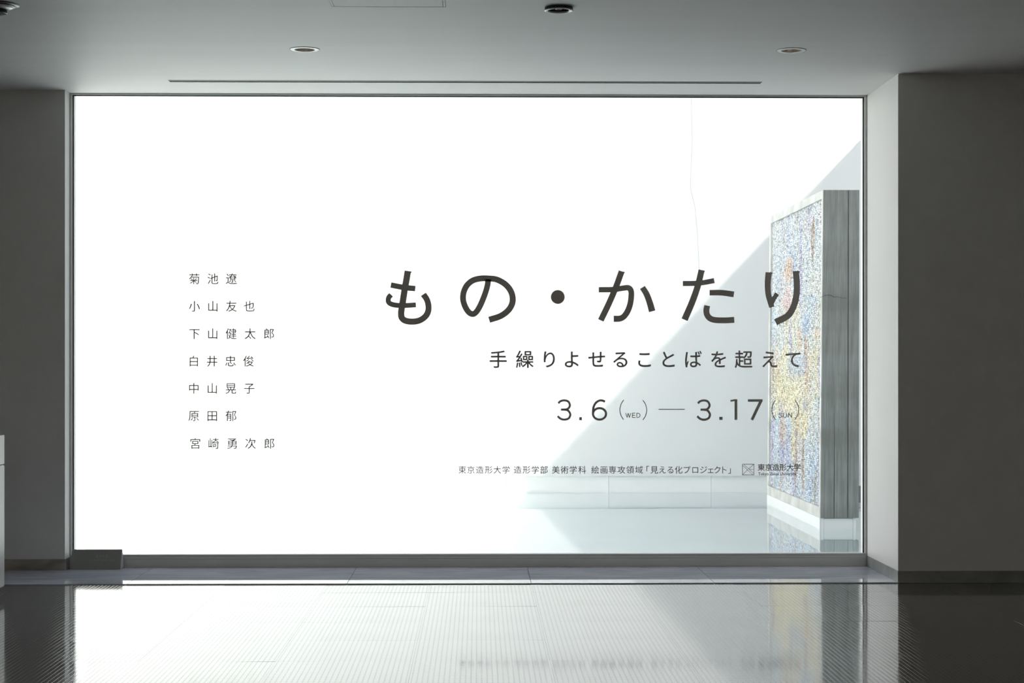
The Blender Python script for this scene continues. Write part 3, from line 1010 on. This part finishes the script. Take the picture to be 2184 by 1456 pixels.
for Z, letters in ((ZC, (([(1797, 888), (1815, 947)], [(1815, 947), (1829, 889)], [(1829, 889), (1844, 947)], [(1844, 947), (1861, 888)]), ([(1880, 888), (1880, 946)], [(1880, 890), (1920, 890)], [(1880, 916), (1916, 916)], [(1880, 944), (1921, 944)]),
                         ([(1937, 888), (1937, 946)], [(1937, 890), (1955, 891), (1971, 900), (1978, 917), (1971, 934), (1955, 943), (1937, 944)]))),
                   (ZD, (([(1742, 927), (1735, 917), (1722, 914), (1709, 919), (1707, 929), (1716, 937), (1731, 942), (1743, 950), (1741, 963), (1725, 970), (1710, 966), (1704, 954)],),
                         ([(1764, 912), (1764, 948), (1770, 963), (1784, 970), (1798, 963), (1804, 948), (1804, 912)],), ([(1829, 971), (1829, 913)], [(1829, 914), (1871, 968)], [(1872, 971), (1872, 912)])))):
    for letter in letters:
        mb = MB()
        for pts in letter:
            stroke(mb, pts, 9.0, Z, len(pts) > 5)
        mb.build('weekday_letter', M['vinyl'], root)
mb = MB()
stroke(mb, [(150, 865), (488, 865)], 11, ZD, False)
mb.build('dash', M['vinyl'], root)
three(ZD, 647, 742, 1.03, 28.5).build('numeral', M['vinyl'], root)
mb = MB()
stroke(mb, [(935, 982), (977, 982)], 40, ZD, False)
mb.build('point', M['vinyl'], root)
mb = MB()
stroke(mb, [(1150, 735), (1150, 1002)], 35, ZD, False)
stroke(mb, [(1080, 757), (1105, 752), (1135, 746)], (22, 24), ZD)
mb.build('numeral', M['vinyl'], root)
mb = MB()
stroke(mb, [(1305, 751), (1495, 751)], 32, ZD, False)
stroke(mb, [(1476, 752), (1356, 1002)], 37, ZD, False)
mb.build('numeral', M['vinyl'], root)

# square emblem
ZE = (1370, 970, 5.6)
root = line_root('emblem_decal', 1595.6, 1001, 'small outlined square emblem crossed by lines, beside the tiny bold line', 'emblem')
mb = MB()
for pts in ([(1193, 109), (1335, 109)], [(1193, 238), (1335, 238)], [(1196, 108), (1196, 240)], [(1332, 108), (1332, 240)]):
    stroke(mb, pts, 6.5, ZE, False)
mb.build('square_outline', M['vinyl'], root)
mb = MB()
for pts in ([(1197, 236), (1255, 178)], [(1268, 166), (1331, 110)], [(1212, 112), (1331, 222)], [(1197, 122), (1318, 236)], [(1272, 172), (1331, 172)]):
    stroke(mb, pts, 5.5, ZE, False)
mb.build('crossed_lines', M['vinyl'], root)

bpy.context.view_layer.update()
dg = bpy.context.evaluated_depsgraph_get()
cache = {}
for root, o, px, base, em, name, fit, wt in glyphs:
    me = bpy.data.meshes.new_from_object(o.evaluated_get(dg))
    n = len(me.vertices)
    a = np.zeros(n * 3)
    me.vertices.foreach_get('co', a)
    a = a.reshape(-1, 3)
    x0, x1 = a[:, 0].min(), a[:, 0].max()
    kx = em
    if fit:
        kx = (fit[1] - fit[0]) / (x1 - x0)
        px = (fit[0] + fit[1]) / 2
    X, Z = spot(px, base, GLASS_Y)
    out = np.zeros_like(a)
    out[:, 0] = (a[:, 0] - (x0 + x1) / 2) * kx * PX
    out[:, 2] = a[:, 1] * em * PX
    me.vertices.foreach_set('co', out.ravel())
    me.update()
    bm = bmesh.new()
    bm.from_mesh(me)
    # outline sheet given the film's thickness
    g = bmesh.ops.extrude_face_region(bm, geom=list(bm.faces))
    for v in g['geom']:
        if isinstance(v, bmesh.types.BMVert):
            v.co.y += LY1 - LY0
    bmesh.ops.recalc_face_normals(bm, faces=bm.faces)
    if wt:          # heavier weight: the outline laid over itself with small shifts
        src = bpy.data.meshes.new('sheet')
        bm.to_mesh(src)
        s_ = wt * em * PX
        for q, (dx, dz) in enumerate(((s_, 0), (-s_, 0), (0, s_), (0, -s_))):
            k0 = len(bm.verts)
            bm.from_mesh(src)
            bm.verts.ensure_lookup_table()
            for v in bm.verts[k0:]:
                v.co += Vector((dx, -1.5e-5 * (q + 1), dz))
        bpy.data.meshes.remove(src)
    bm.to_mesh(me)
    bm.free()
    me.materials.clear()
    me.materials.append(M['vinyl'])
    me.name = name
    t = bpy.data.objects.new(name, me)
    C.objects.link(t)
    t.parent = root
    t.location = Vector((X, LY0, Z)) - root.location
    cu = o.data
    bpy.data.objects.remove(o)
    bpy.data.curves.remove(cu)
